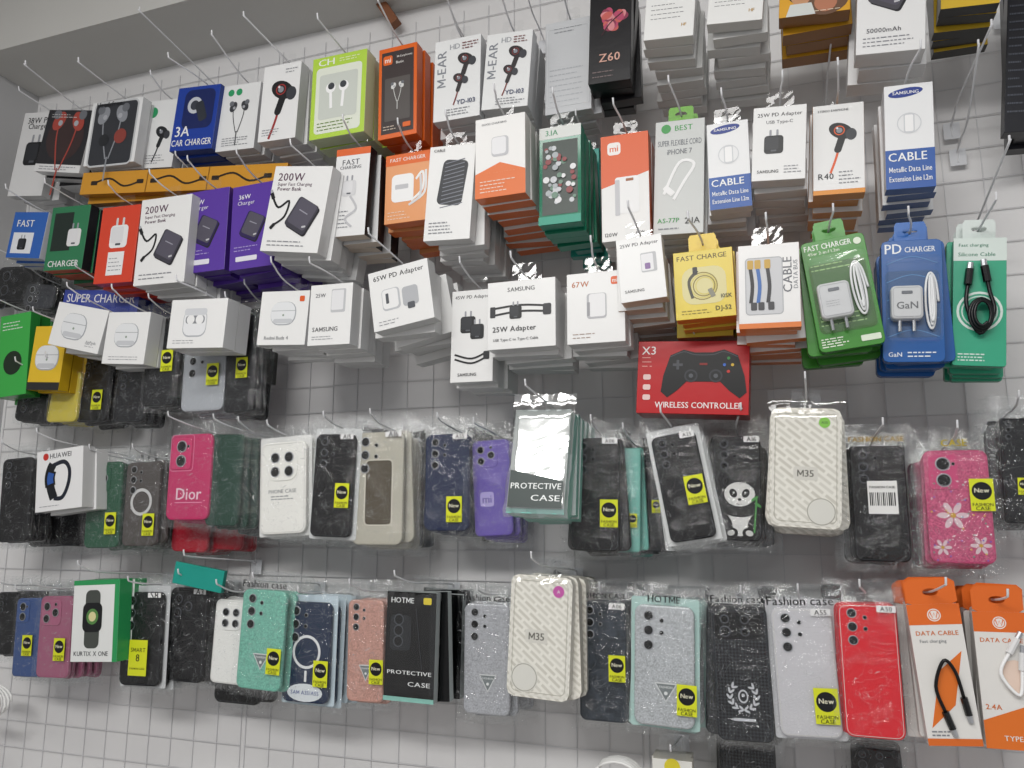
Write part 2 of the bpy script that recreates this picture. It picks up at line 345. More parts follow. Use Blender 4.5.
# ================= room =================
XL=-1.635; CEIL=CZ+1.004
wm=M('e3e2e2','wall'); cm=M('c9c8c4','wall')
def sbox(name,a,b_,mat):
    b=MB(); b.add(*cube(a,b_),mat); o=b.obj(name); o['kind']='structure'; return o
sbox('wall_back',(XL-.1,0,0),(2.4,.1,3.0),wm)
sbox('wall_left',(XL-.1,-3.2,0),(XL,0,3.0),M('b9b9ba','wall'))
sbox('ceiling',(XL-.1,-3.2,CEIL+.16),(2.4,0,CEIL+.26),M('d6d6d4','wall'))
sbox('trim_1',(XL,-.17,CEIL),(2.4,0,CEIL+.16),cm)
sbox('floor',(XL-.1,-3.2,-.1),(2.4,0,0),M('a8a4a0','wall'))
for k,(xa,xb) in enumerate(((XL+.01,-.95),(-.94,-.22),(-.21,.52))):
    b=MB(); wmn=M('d2d2d4','wire'); n=int((xb-xa)/.05)
    for i in range(n+1):
        x=xa+(xb-xa)*i/n; b.tube([(x,-.002,.75),(x,-.002,CEIL-.03)],.0009,wmn,4)
    z=.75
    while z<CEIL-.03: b.tube([(xa,-.0037,z),(xb,-.0037,z)],.0009,wmn,4); z+=.05
    o=b.obj('wire_grid_panel'); o['label']='white welded wire grid panel fixed on the wall'; o['category']='display grid'; o['group']='wire grid panels'
b=MB(); a=P(386,22,.03); b.slab(0,0,0,.02,.13,.02,.001,M('7b4a2c','matte'),.001,2)
o=b.obj('wooden_batten'); o.matrix_basis=Matrix.Translation(a+Vector((-.012,-.01,.045)))@X90@Matrix.Rotation(.55,4,'Z'); o['label']='short brown wooden batten fixed under the ceiling beam'; o['category']='wood strip'
# ================= ROW 1 =================
Wt='eceded'; gE='earphone boxes on the top hooks'
def E(label,q,d,n,fc,sc,draw,t=.022,**k): BX(label,q,d,n,t,fc,sc,draw,name='earphone_box',gr=gE,tip=k.pop('tip',.1),drop=k.pop('drop',.06),**k)
BX('white charger box with black plug picture',(42,112,24,196,34),.12,3,.022,'e4e4e4','c8c8c8',lambda p:(p.t('38W PD',.5,.9,.7),p.t('Charger',.5,.82,.6),p.plug(.5,.5,.5)),tip=.08)
E('dark box with red in-ear earphones picture',(72,110,56,172,46),.17,4,'26262a','dcdcdc',lambda p:(p.r(0,0,1,.12,'e4e4e4'),p.e(.5,.55,.4,'3a2a2a'),p.ear(.5,.62,.7,'a5453a'),p.fine(.1,.86,.7,.94,2,'c8c8c8'),p.fine(.1,.02,.9,.1,2)))
E('white box with dark window and silver earphones',(118,100,108,164,50),.18,5,Wt,'d9dadb',lambda p:(p.rr(.5,.48,.86,1.04,'33353a',.1),p.rl(.5,.48,.86,1.04,.03,'c8cacc',.1),p.ear(.45,.6,.6,'8d9096'),p.e(.66,.42,.12,'8c4038'),p.e(.34,.38,.1,'26282c'),p.t('Handsfree',.35,.95,.5)))
E('white box with green text and black earpiece',(164,100,152,168,38),.15,3,Wt,'cfd0d2',lambda p:(p.e(.28,.82,.12,'2e9a63'),p.bigear(.6,.45,.42,'222428','222428'),p.fine(.1,.05,.9,.2,4)),tip=.06)
E('blue car charger box with white lettering',(200,86,190,150,42),.18,4,'1f3f9c','1a3686',lambda p:(p.rr(.55,.64,.72,.8,'16245c',.2),p.e(.45,.7,.17,'c8ccd4'),p.e(.45,.7,.1,'3a3e48'),p.rr(.62,.6,.2,.42,'30343c',.3,.4),p.t('3A',.25,.3,.34,'f2f2f2'),p.t('CAR CHARGER',.5,.12,.94,'f2f2f2',.1)))
E('white earphone box with small green logo',(242,84,234,150,38),.17,4,Wt,'d4d5d7',lambda p:(p.e(.25,.88,.08,'2e9a63'),p.e(.46,.88,.08,'2e9a63'),p.ear(.5,.56,.5,'3a3c40'),p.fine(.15,.06,.85,.2,4)))
E('white box with large black earphone picture',(283,64,276,140,37),.2,5,'f0f0f0','dcdddf',lambda p:(p.bigear(.55,.55,.75,'1b1b1e','9c3030'),p.fine(.1,.06,.6,.16,3),p.fine(.6,.86,.95,.94,2)),t=.024)
def dCH(p):
    p.rr(.5,.46,.84,1.15,'e6ebdc',.08); p.t('CH',.26,.93,.3,'f4f8ee',.08); p.fine(.5,.9,.95,.96,2,'e8f4c8'); p.rr(.5,.5,.7,.78,'cfd4cc',.06); p.e(.36,.6,.09,'fafafa');p.e(.6,.6,.09,'fafafa')
    p.l([(.36,.58),(.38,.35)],.05,'fafafa');p.l([(.6,.58),(.58,.35)],.05,'fafafa'); p.e(.37,.62,.06,'3c4045');p.e(.59,.62,.06,'3c4045'); p.fine(.14,.08,.86,.2,3,'6b8a3c')
E('lime green box with window and white earphones',(340,54,336,136,54),.22,4,'b4d64a','d4dcb4',dCH,t=.03)
def dMi(p):
    p.r(.08,.05,.92,.95,'3a3030'); p.rr(.24,.86,.24,.24,'e2661f',.2); p.t('mi',.24,.86,.16,'fbf4ee'); p.t('Mi Earphones',.68,.88,.4,'ece8e4'); p.t('Basic',.56,.82,.2,'ece8e4'); p.rr(.5,.42,.66,1.1,'55504e',.05)
    p.ear(.5,.52,.34,'dededc'); p.rr(.75,.12,.2,.12,'e2661f',.2); p.fine(.14,.08,.6,.14,2,'c8b8a8')
E('orange and dark earphone box with white window',(398,46,397,137,38),.2,4,'e2661f','d95f1c',dMi)
def dM(p):
    p.t('M-EAR',.16,.64,.8,'7f838b',None,math.pi/2); p.t('HD',.44,.9,.22,'9a9da3'); p.bigear(.68,.66,.44,'2a2426','7c3030'); p.bigear(.56,.44,.36,'2a2426','7c3030'); p.fine(.3,.04,.95,.14,3); p.t('YD-103',.7,.2,.4,'2b3a66'); p.fine(.6,.84,.96,.94,3,'7a3a3a')
E('white earphone box with grey lettering and black buds',(458,38,456,119,46),.2,5,Wt,'d6d7d9',dM)
E('white earphone box with grey lettering, slightly dented',(510,32,504,108,46),.2,4,Wt,'d6d7d9',dM)
E('plain silver white box in clear wrap',(568,20,568,112,46),.16,4,'cfd1d4','c6c8cb',lambda p:(p.fine(.1,.1,.9,.5,7,'b4b7bc'),p.fine(.2,.86,.8,.94,2,'909398'),p.rl(.5,.5,.9,1.8,.01,'e4e6e8',.05)),t=.018)
def dZ(p):
    for a in range(12): p.e(.55+.17*math.cos(a*2.1+.3),.66+.07*math.sin(a*2.1+.3),.22-.008*a,('8c3450','b8486a','c8605a','d88a90')[a%4],.13-.004*a,a*1.3)
    p.l([(.3,.5),(.5,.62),(.8,.72)],.03,'3a1420'); p.t('Z60',.5,.26,.5,'d8a898'); p.fine(.1,.04,.9,.14,2,'7a6a6a')
E('black box with soft pink and red bloom artwork',(611,-12,609,82,42),.2,4,'17161a','101012',dZ)
def dtxt(p): p.fine(.12,.3,.88,.6,4,'6a6c70'); p.t('HF',.8,.2,.1,'b88a2c')
for q,dd in (((672,-22,668,38,50),.24),((738,-30,734,22,56),.24)):
    E('plain white carton with tiny printed text',q,dd,8,'f0f0ee','dcdcda',dtxt,t=.022,drop=.12)
def dper(p):
    p.e(.66,.3,.34,'6a4a34',.3); p.e(.3,.42,.18,'2a201c'); p.e(.31,.36,.14,'c8946c',.17); p.e(.26,.38,.045,'1a1614',.03); p.e(.37,.38,.045,'1a1614',.03); p.g([(.1,0),(.52,0),(.46,.22),(.16,.22)],'d8dcd8'); p.e(.66,.2,.16,'b8785a'); p.fine(.5,.02,.95,.08,1,'f2e8d0')
E('yellow orange box with a person portrait print',(815,-40,814,14,72),.22,4,'e0a52a','8a5a1e',dper,t=.026)
BX('large white box with dark power bank picture',(892,-42,890,52,70),.23,3,.032,'f0f0f0','dedede',lambda p:(p.bank(.5,.66,.7,'4a4850'),p.t('50000mAh',.4,.24,.5,'5a5a60'),p.fine(.1,.06,.9,.18,3)),name='power_bank_box',tip=.1)
E('yellow and black carton hanging high up',(970,-60,970,6,60),.2,5,'d9b437','2a2824',None,t=.02)
BX('dark patterned box hanging high on the wall',(1020,-30,1016,132,24),.12,3,.02,'24252b','191a1e',lambda p:(p.fine(.1,.1,.9,.9,16,'50545e'),),name='accessory_box')
def dG(p):
    for x in (.05,.36,.66): p.l([(x+.02,.5),(x+.1,.68),(x+.18,.32),(x+.26,.5)],.008,'2a2018'); p.rr(x+.02,.5,.035,.018,'2a2018'); p.rr(x+.26,.5,.035,.018,'2a2018')
    p.l([(.345,0),(.345,1)],.004,'8a5c18',False); p.l([(.645,0),(.645,1)],.004,'8a5c18',False)
BX('long slim golden cable box with black cable print',(180,168,176,191,204),.17,2,.018,'d0942f','b87c22',dG,name='cable_box',drop=.3,tip=.01,th=.019,jit=.1)
# ================= ROW 2 =================
BX('small blue and white adapter box',(32,212,22,258,34),.17,4,.02,'2d62b4','dfe2e8',lambda p:(p.r(.1,.1,.7,.55,'e8eaee'),p.plug(.4,.3,.24),p.t('FAST',.4,.75,.5,'f0f0f0')))
BX('small green and black charger box',(72,206,62,270,38),.17,5,.02,'2f7a52','23262a',lambda p:(p.r(.1,.3,.6,.9,'1c2a24'),p.plug(.68,.5,.34,'e8e8e8'),p.t('CHARGER',.5,.1,.8,'f0f0f0')),bc='c8502c')
BX('red box with white wall charger picture',(122,206,112,283,38),.19,5,.022,'d8452c','c23c24',lambda p:(p.plug(.52,.6,.46,'f2f2f2','d8d8d8'),p.r(.3,.1,.72,.4,'f2f2f2'),p.fine(.34,.14,.68,.34,4)))
def d200(p):
    p.t('200W',.32,.87,.46,'54304a'); p.t('Super Fast Charging',.4,.78,.6,'54304a'); p.t('Power Bank',.32,.73,.42,'54304a'); p.cab(.22,.46,.34); p.bank(.62,.42,.56); p.fine(.1,.05,.9,.14,2)
BX('white power bank box with dark device picture',(167,197,158,284,50),.22,5,.026,'efefee','dadada',d200,name='power_bank_box')
def dpur(p):
    p.bank(.5,.5,.62,'2c2050'); p.t('36W',.3,.86,.28,'f0eef6'); p.t('Charger',.34,.78,.4,'e0dcf0'); p.rr(.4,.12,.5,.1,'e8e6f0',.2); p.fine(.1,.2,.7,.28,2,'b0a4d8')
BX('purple charger box with dark adapter picture',(208,190,202,272,43),.2,6,.024,'5b3aa0','4c2f8c',dpur)
BX('purple charger box standing forward on its hook',(254,184,250,268,42),.21,6,.024,'5b3aa0','4c2f8c',dpur)
BX('large white power bank box with cable picture',(304,166,288,252,58),.25,5,.026,'f0f0ef','d8d8d8',d200,name='power_bank_box')
def dfc(p): p.r(0,.92,1,1,'e0662c'); p.t('FAST',.45,.84,.5,'5a5c62'); p.t('CHARGING',.45,.78,.62,'5a5c62'); p.plug(.45,.54,.4,'dcdcde'); p.l([(.5,.45),(.7,.3),(.4,.2),(.6,.1)],.06,'c8c8cc'); p.fine(.1,.08,.5,.3,5)
BX('white fast charger box with orange top band',(354,148,347,236,34),.22,5,.022,'efefef','1c1c20',dfc,bc='d8c8b8')
def doc(p): p.r(0,.84,1,1,'e56a24'); p.t('FAST CHARGER',.5,.92,.8,'f4efe8'); p.rr(.4,.5,.5,.6,'fbfbfb',.2); p.rr(.38,.52,.3,.1,'c8c8cc'); p.l([(.6,.3),(.85,.45),(.85,.7),(.7,.6)],.05,'fafafa'); p.l([(.6,.26),(.9,.4),(.92,.72)],.05,'f0f0f0'); p.l([(.55,.24),(.8,.36),(.8,.66)],.05,'e0e0e2'); p.fine(.08,.04,.6,.18,3,'f8e0cc')
BX('orange box with white charger and coiled cable',(408,153,406,222,44),.2,5,.024,'e9a06a','e0702c',doc,bc='dd6a24')
def dgr(p):
    p.rr(.55,.6,.55,.95,'2b2d33',.2,-.12)
    for i in range(12): p.l([(.31+.006*i,.34+i*.042),(.79+.0*i,.38+i*.042)],.02,'7a7e88',False)
    p.fine(.1,.06,.7,.2,4); p.t('CABLE',.22,.95,.24)
BX('white box with braided dark cable picture',(453,145,446,240,46),.23,7,.022,'f1f1f0','dcdcdc',dgr,name='cable_box')
def dow(p): p.r(0,0,1,.3,'e2702a'); p.g([(0,.3),(1,.3),(.5,.42)],'e2702a'); p.t('GOOD CHARGING',.38,.92,.5,'54565c'); p.rr(.5,.62,.34,.4,'c4c4c8',.2); p.rr(.48,.63,.28,.34,'ececee',.2); p.fine(.1,.05,.8,.22,4,'f4e4d4')
BX('white and orange adapter box from a tall stack',(500,116,500,196,50),.25,8,.024,'f0efed','e9e5e0',dow,bc='dd6c28')
def dgn(p):
    p.r(0,.88,1,1,'dfe2de'); p.t('3.1A',.3,.94,.3,'2a8a5a'); p.r(.08,.1,.92,.85,'39443e')
    random.seed(5)
    for i in range(46): p.e(random.uniform(.15,.85),random.uniform(.16,.8),random.uniform(.04,.08),random.choice(('e8e8ea','cfd2d6','8c3a3c','aab0b4','6a8a78')))
    p.r(0,0,1,.08,'1f9a80')
BX('teal and green box with clear window of beaded buds',(560,126,560,224,42),.22,4,.022,'1f7a5c','1c8a70',dgn,name='earphone_box',kind='gloss')
BX('flat teal cable box behind a green box',(586,150,588,250,26),.11,4,.018,'2a9c8c','23887a',lambda p:p.t('USB',.6,.1,.5,'e8f4f0'),name='cable_box')
def dmi(p):
    p.g([(0,.5),(1,.62),(1,1),(0,1)],'e0602a'); p.rr(.28,.87,.28,.28,'f6f2ee',.25); p.t('mi',.28,.87,.18,'e0602a'); p.rr(.54,.42,.5,.8,'f4f4f4',.12); p.rr(.34,.4,.1,.78,'c8c8cc',.2); p.rr(.6,.56,.16,.06,'9a5a30'); p.t('120W',.2,.06,.26,'2c2c30'); p.t('67W',.8,.06,.18,'2c2c30')
BX('orange and white fast charger box with white adapter',(624,134,626,240,48),.2,6,.026,'efeeec','e2672c',dmi,bc='dcd8d4')
def dbest(p):
    p.t('BEST',.58,.93,.36,'3a9a4a'); p.e(.22,.93,.1,'3a9a4a'); p.t('SUPER FLEXIBLE CORD',.5,.8,.88,'6e7278',.05); p.t('iPHONE 7',.5,.72,.5,'6e7278',.045)
    p.l([(.2,.35),(.5,.62),(.8,.6),(.6,.45),(.4,.3)],.06,'f6f6f6'); p.rr(.3,.38,.12,.25,'f6f6f6',.2,.8); p.t('AS-77P',.3,.12,.44,'3a9a4a'); p.t('2.1A',.78,.11,.3,'1c1c20'); p.fine(.1,.03,.6,.07,1)
BX('pale grey cable box with green logo and lettering',(680,120,678,234,50),.19,4,.02,'cfd2d0','d8d8d6',dbest,name='cable_box',tc='6fae3a')
def dsam(p):
    p.r(0,0,1,.37,'2a5aa8'); p.e(.44,.92,.36,'223a8c',.11,.12); p.t('SAMSUNG',.44,.92,.54,'f8f8f8',.03); p.rr(.5,.62,.22,.46,'d4d6da',.2); p.rr(.5,.62,.17,.4,'fafafa',.2); p.ring(.5,.62,.24,.02,'d8dade')
    p.t('CABLE',.45,.3,.78,'f8fafc',.08); p.t('Metallic Data Line',.5,.18,.86,'f8fafc',.05); p.t('Extension Line 1.2m',.5,.09,.86,'f8fafc',.05)
BX('white and blue cable box with white lettering',(727,122,731,208,42),.21,5,.02,'f1f2f3','e2e4e8',dsam,name='cable_box',bc='dfe2e8')
def dpd(s):
    def f(p): p.t(s,.5,.88,.84,'2a2a2e'); p.t('USB Type-C',.5,.78,.5,'5a5a5e'); p.plug(.4,.48,.36); p.t('SAMSUNG',.3,.12,.4,'2a2a2e'); p.fine(.6,.08,.92,.2,3)
    return f
BX('white adapter box with black plug picture',(780,106,778,180,54),.23,6,.024,'efefee','dcdcdc',dpd('25W PD Adapter'))
def dr40(p): p.bigear(.55,.62,.6,'1a1a1d','e05a24'); p.t('R40',.25,.2,.3,'2c2c30'); p.r(0,0,1,.05,'e2912a'); p.t('STEREO EARPHONE',.4,.93,.6,'5a5c60'); p.fine(.5,.1,.92,.26,4)
BX('white box with black and orange earphone picture',(838,104,839,194,52),.21,6,.022,'efefee','e09234',dr40,name='earphone_box')
BX('white and blue cable box in deep stack',(908,84,911,188,50),.23,6,.02,'f1f2f3','e2e4e8',dsam,name='cable_box',bc='3a5f9c')
# ================= ROW 3 =================
BX('bright green box with dark emblem',(16,314,10,396,30),.15,4,.022,'3fae4c','2f8a3c',lambda p:(p.e(.5,.4,.3,'1a2c1c'),p.fine(.1,.8,.9,.92,3,'f0f4ee')))
BX('yellow earbuds box with white case picture',(52,326,42,390,32),.15,3,.022,'e8c02e','d0a820',lambda p:(p.buds(.5,.5,.7),p.r(0,0,1,.12,'2a2a2a')),name='earbuds_box')
BX('blue and purple charger box with white lettering',(102,290,97,318,76),.12,3,.03,'3a4aa0','2c3880',lambda p:p.t('SUPER CHARGER',.5,.7,.9,'f0f0f4',.3))
def dab(p): p.buds(.42,.5,.46); p.t('AirPods',.82,.22,.2,'9a9ca0'); p.fine(.72,.1,.95,.2,2)
BX('small white earbuds box facing out',(84,306,72,349,52),.2,3,.03,'f3f3f2','dedfe0',dab,name='earbuds_box',drop=.16)
BX('small white earbuds box leaning outward',(130,312,122,364,42),.2,2,.03,'f3f3f2','dedfe0',lambda p:(p.buds(.5,.55,.54),p.fine(.15,.06,.85,.16,2)),name='earbuds_box',drop=.12)
BX('white earbuds box with open case picture',(200,299,194,348,56),.23,2,.03,'f3f3f2','dedfe0',lambda p:(p.rr(.46,.5,.42,.4,'b4b7bc',.3),p.rr(.46,.51,.4,.37,'f0f1f3',.3),p.rr(.46,.58,.34,.12,'8a8d92',.4),p.e(.38,.58,.07,'f6f6f6'),p.e(.54,.58,.07,'f6f6f6'),p.rr(.46,.74,.4,.1,'d8dade',.4),p.fine(.1,.08,.5,.18,2)),name='earbuds_box',drop=.08)
BX('white wireless earbuds box with rounded case picture',(286,291,280,345,48),.22,4,.026,'f3f3f2','dedfe0',lambda p:(p.buds(.5,.58,.5),p.t('Redmi Buds 4',.4,.13,.5,'7a7c80'),p.rr(.86,.85,.1,.1,'e0602a')),name='earbuds_box',drop=.1)
BX('white adapter box with small grey print',(332,284,328,345,42),.23,5,.026,'f3f3f2','dedfe0',lambda p:(p.rr(.68,.72,.34,.5,'c8c9cc',.1),p.rr(.66,.73,.28,.42,'ececee',.1),p.t('25W',.25,.82,.24,'4a4a50'),p.t('SAMSUNG',.4,.26,.6,'3a3a3e'),p.fine(.1,.08,.8,.16,2)),drop=.1)
BX('white adapter box tilted with charger picture',(397,266,404,325,60),.25,6,.026,'f2f2f1','dcdddd',lambda p:(p.t('65W PD Adapter',.5,.86,.84,'2a2a2e'),p.rr(.34,.48,.3,.34,'c0c2c6',.2),p.rr(.33,.49,.26,.3,'f2f2f2',.2),p.rr(.66,.46,.26,.3,'b4b6ba',.2),p.rr(.28,.5,.05,.16,'55585e'),p.rr(.66,.3,.12,.1,'55585e'),p.fine(.1,.06,.5,.16,2)),jit=2,drop=.12)
BX('tall white adapter box with black plug and cable',(473,290,471,382,42),.2,4,.026,'f0f0ef','dadada',lambda p:(p.t('45W PD Adapter',.5,.92,.84,'2a2a2e'),p.plug(.4,.62,.36),p.plug(.62,.54,.32),p.l([(.1,.25),(.5,.2),(.85,.26)],.04,'1a1a1c'),p.l([(.1,.3),(.5,.25),(.85,.31)],.04,'1a1a1c'),p.rr(.85,.28,.14,.18,'2a2a2e'),p.t('SAMSUNG',.4,.08,.44,'2a2a2e')),drop=.07)
BX('wide white adapter box with black cables picture',(521,280,521,348,68),.25,5,.028,'f0f0ef','dadada',lambda p:(p.t('SAMSUNG',.5,.87,.4,'2a2a2e'),p.l([(.06,.6),(.5,.63),(.94,.58)],.03,'1a1a1c'),p.l([(.06,.5),(.5,.54),(.94,.5)],.03,'1a1a1c'),p.rr(.08,.55,.08,.16,'2a2a2e'),p.plug(.42,.53,.18),p.rr(.88,.54,.12,.16,'2a2a2e'),p.t('25W Adapter',.4,.28,.64,'2a2a2e'),p.t('USB Type-C to Type-C Cable',.42,.13,.66,'4a4a4e')),th=.03)
BX('white charger box with pale adapter picture',(595,272,596,343,58),.24,5,.028,'f1f1f0','dcdcdc',lambda p:(p.t('67W',.24,.84,.3,'b8642c'),p.rr(.84,.86,.14,.14,'e0602a',.25),p.t('mi',.84,.86,.09,'f8f0ea'),p.rr(.52,.52,.34,.44,'b8b8bc',.15),p.rr(.53,.53,.28,.4,'efeff0',.15),p.rr(.38,.48,.05,.24,'9a9a9e'),p.fine(.1,.06,.6,.16,2,'a08878')))
BX('small white adapter box on a tall stack',(638,237,644,300,46),.27,8,.026,'f2f2f1','dad8d6',lambda p:(p.t('25W PD Adapter',.5,.88,.84,'2a2a2e'),p.rr(.68,.58,.34,.44,'bcbdc0',.1),p.rr(.65,.58,.26,.38,'ececee',.1),p.rr(.65,.52,.12,.14,'8a6aa0'),p.t('SAMSUNG',.32,.16,.42,'2a2a2e')),bc='c8a890',drop=.13)
def dy(p):
    p.t('FAST CHARGE',.48,.9,.84,'5a4a10'); p.rr(.5,.48,.74,.66,'ddd49a',.3)
    for i in range(4): p.ring(.48+.01*i,.47,.24-.03*i,.018,('8a7a2a','d8c868')[i%2])
    p.l([(.3,.3),(.25,.55),(.4,.7)],.05,'4a4838'); p.rr(.36,.7,.08,.14,'2a2a28'); p.rr(.62,.36,.08,.16,'8a8878',.2,.4); p.fine(.1,.06,.6,.14,2,'8a7a30'); p.t('10SK',.86,.3,.18,'3a3a20'); p.t('DJ-52',.8,.12,.26,'3a3a20')
BX('yellow fast charge cable box with round window',(702,250,706,318,60),.25,6,.022,'e3cc4a','e6c070',dy,name='cable_box',bc='e07a30',tc='e3c43a')
def dcb(p):
    p.rr(.42,.5,.6,1.0,'cfd0d3',.1); p.rl(.42,.5,.6,1.0,.015,'a8aaae',.1); p.t('CABLE',.8,.62,.62,'6a6c72',None,math.pi/2); p.t('DATA BUS',.93,.62,.5,'8a8c92',None,math.pi/2)
    for x,c in ((.2,'1c1c20'),(.32,'3a6ab0'),(.48,'2a2a2e')): p.l([(x,.3),(x+.03,.5),(x,.72)],.06,c); p.rr(x,.76,.1,.16,'c8a040'); p.rr(x+.05,.26,.1,.14,'3a3a3e')
    p.r(0,0,1,.06,'e07a30')
BX('white box with three data cables and orange edge',(768,244,770,328,62),.26,8,.02,'f0efee','e58a44',dcb,name='cable_box',bc='e07a30')
def chg(root,x,y,w,h,col,txt=None,z=.001,tcx='6a6c70'):
    b=MB(); b.slab(x,y,z+.016,w,h,.016,w*.16,M(col,'gloss'),.003,5); o=b.obj('charger',root)
    c=MB(); c.slab(x,y+h*.28,z+.0168,w*.34,h*.09,.001,.001,M('6a6e76'),.0002,3); c.obj('usb_port',o)
    for sx in (-1,1):
        c=MB(); c.tube([(x+sx*w*.22,y-h*.45,z+.009),(x+sx*w*.22,y-h*.5-.014,z+.009)],.002,M('aeb0b4','metal'),8); c.obj('prong',o)
    p=Pr(w,h,z+.0163,x,y-h/2); p.rl(.5,.5,.86,.86*h/w,.014,'b4b6ba',.12)
    if txt: p.t(txt,.5,.4,.66,tcx)
    else: p.fine(.2,.3,.8,.5,3,'a0a2a6')
    p.obj('printed_mark',o)
def cable(root,pts,r,col,ends=True,ec=None):
    b=MB(); sp=spl(pts,6); b.tube(sp,r,M(col,'case'),8); o=b.obj('cable',root,True)
    if ends:
        for a,c in ((sp[0],sp[1]),(sp[-1],sp[-2])):
            dv=(a-c).normalized(); k=MB(); k.tube([a,a+dv*.02],r*2,M(ec or col,'gloss'),8); k.tube([a+dv*.02,a+dv*.028],r*1.5,M('b4b6ba','metal'),8); k.obj('cable_plug',root)
def coil(cx,cy,rx,ry,z,turns=3,dr=.0022):
    return [(cx+(rx-dr*(i/8))*math.cos(i*math.pi/4),cy+(ry-dr*(i/8))*math.sin(i*math.pi/4),z+.0004*i) for i in range(turns*8)]
def blis(root,W,H,y0=.14,y1=.84):
    b=MB(); b.slab(0,(y0+y1)/2*H,.022,W*.9,(y1-y0)*H,.0215,W*.12,M('ffffff','blister'),.005,5); b.obj('clear_blister',root)
def exg(root,W,H):
    chg(root,-W*.14,H*.42,W*.5,W*.6,'dfe0e2'); cable(root,coil(W*.27,H*.5,W*.13,H*.25,.003,3,.004),.0015,'e8e9ea',False); blis(root,W,H)
def exb(root,W,H):
    chg(root,-W*.12,H*.46,W*.52,W*.62,'dfe0e2','GaN'); cable(root,coil(W*.29,H*.48,W*.12,H*.24,.003,3,.004),.0015,'e8e9ea',False); blis(root,W,H)
def dgc(p):
    p.t('FAST CHARGER',.42,.94,.74,'f8fcf4',.05); p.t('45w 2-in-1 1.2m',.34,.885,.5,'e9f4df'); p.rr(.5,.47,.88,1.2,'3f6e2e',.1)
    for y in (.22,.26,.3,.72,.76): p.fine(.1,y,.9,y+.02,1,'a8d088')
    p.fine(.05,.03,.5,.12,4,'e9f4df'); p.e(.88,.93,.06,'e9f4df'); p.rr(.8,.07,.3,.1,'e9f4df')
BX('green blister card with white charger and coiled cable',(831,238,853,348,66),.24,5,.014,'3f8c2e','2e6e28',dgc,ex=exg,tc='4a9a38',rad=.006,jit=1.2)
def dbc(p):
    p.t('PD',.2,.93,.28,'f4f8fc',.08); p.t('CHARGER',.64,.92,.5,'eef4fa',.045); p.rr(.5,.47,.88,1.24,'28588f',.1)
    for i in range(5): p.l([(.08,.2+i*.15),(.5,.26+i*.15),(.92,.2+i*.15)],.012,'5a94d0')
    p.t('GaN',.2,.06,.22,'e9f0fa'); p.fine(.4,.03,.9,.09,2,'e9f0fa')
BX('blue blister card with white adapter and cable',(911,240,914,362,62),.22,5,.014,'1e5ca4','184f92',dbc,ex=exb,tc='1e64b4',rad=.006)
def dgk(p):
    p.r(0,.82,1,1,'e0ece6'); p.t('Silicone Cable',.44,.87,.7,'1f7a5c'); p.t('Fast charging',.38,.94,.56,'1f7a5c'); p.ring(.5,.42,.41,.05,'e4f4ec'); p.ring(.5,.42,.33,.03,'d0ece0'); p.fine(.1,.03,.7,.1,3,'d8f0e6')
def exk(root,W,H):
    cable(root,[(-W*.24,H*.62,.006),(-W*.26,H*.45,.007),(-W*.02,H*.24,.008),(W*.24,H*.4,.009),(W*.16,H*.56,.008),(W*.12,H*.64,.008)],.0024,'17181b'); cable(root,coil(0,H*.38,W*.24,H*.13,.008,3),.002,'17181b',False)
BX('green silicone cable card with black cable loop',(980,238,979,366,54),.2,6,.012,'3aa884','2a8a6a',dgk,name='cable_card',ex=exk,rad=.003,tc='dfe8e4')
def dx3(p):
    p.t('X3',.1,.87,.13,'faf2f0'); p.t('WIRELESS CONTROLLER',.56,.12,.78,'faf2f0',.08); p.fine(.04,.62,.16,.8,3,'f0b0a8')
    for y in (.5,.36,.22): p.rr(.09,y,.07,.05,'f0d0cc',.3)
    k='0c0c0e'
    p.g([(.3,.8),(.42,.88),(.52,.84),(.68,.84),(.78,.88),(.9,.8),(.96,.52),(.98,.3),(.92,.22),(.83,.32),(.75,.44),(.45,.44),(.37,.32),(.28,.22),(.22,.3),(.24,.52)],k)
    p.l([(.3,.78),(.42,.85),(.52,.81),(.68,.81),(.78,.85),(.9,.78)],.008,'4a4c54')
    for x in (.49,.71): p.e(x,.52,.06,'34363c'); p.e(x,.52,.045,'141518'); p.e(x,.52,.02,'55585e')
    p.rr(.37,.67,.09,.025,'4a4c52'); p.rr(.37,.67,.025,.09,'4a4c52'); p.rr(.6,.68,.07,.02,'8c2420')
    for x,y,c in ((.82,.76,'3a9a4a'),(.82,.58,'c8342c'),(.785,.67,'3a6ac8'),(.855,.67,'d8b43a')): p.e(x,y,.014,c)
BX('red game controller box with black gamepad picture',(693,341,691,414,112),.19,1,.06,'bd1f24','a4181e',dx3,name='game_controller_box',gr='boxed game controllers',bc='8c1418')
K='17181b'
for q,c,st,dd in (((38,380,30,422,34),K,None,.11),((66,372,60,422,30),'c8b84a',None,.11),((98,350,90,422,30),K,(.7,.3),.1),((134,362,127,422,30),'23262c',None,.12),((164,318,157,406,32),'2a2c30',(.75,.5),.16),((206,340,201,411,42),'a8acb2',(.75,.5),.15),((243,316,238,412,30),'26282c',(.6,.45),.15),((20,266,14,302,44),K,None,.08),((42,284,36,308,30),'3a3c42',None,.08)):
    CS('dark phone case bagged in crinkled clear plastic' if c!='a8acb2' else 'clear silver phone case in plastic bag',q,dd,4,c,'case','tri' if c!='c8b84a' else None,st=st,m=.007)
BX('black card with green lettering beside cases',(258,308,253,380,18),.12,3,.012,'2a2e2a','1c1e1c',lambda p:p.t('ORIGINAL',.5,.5,3.0,'9acc3a',None,math.pi/2),name='accessory_card')
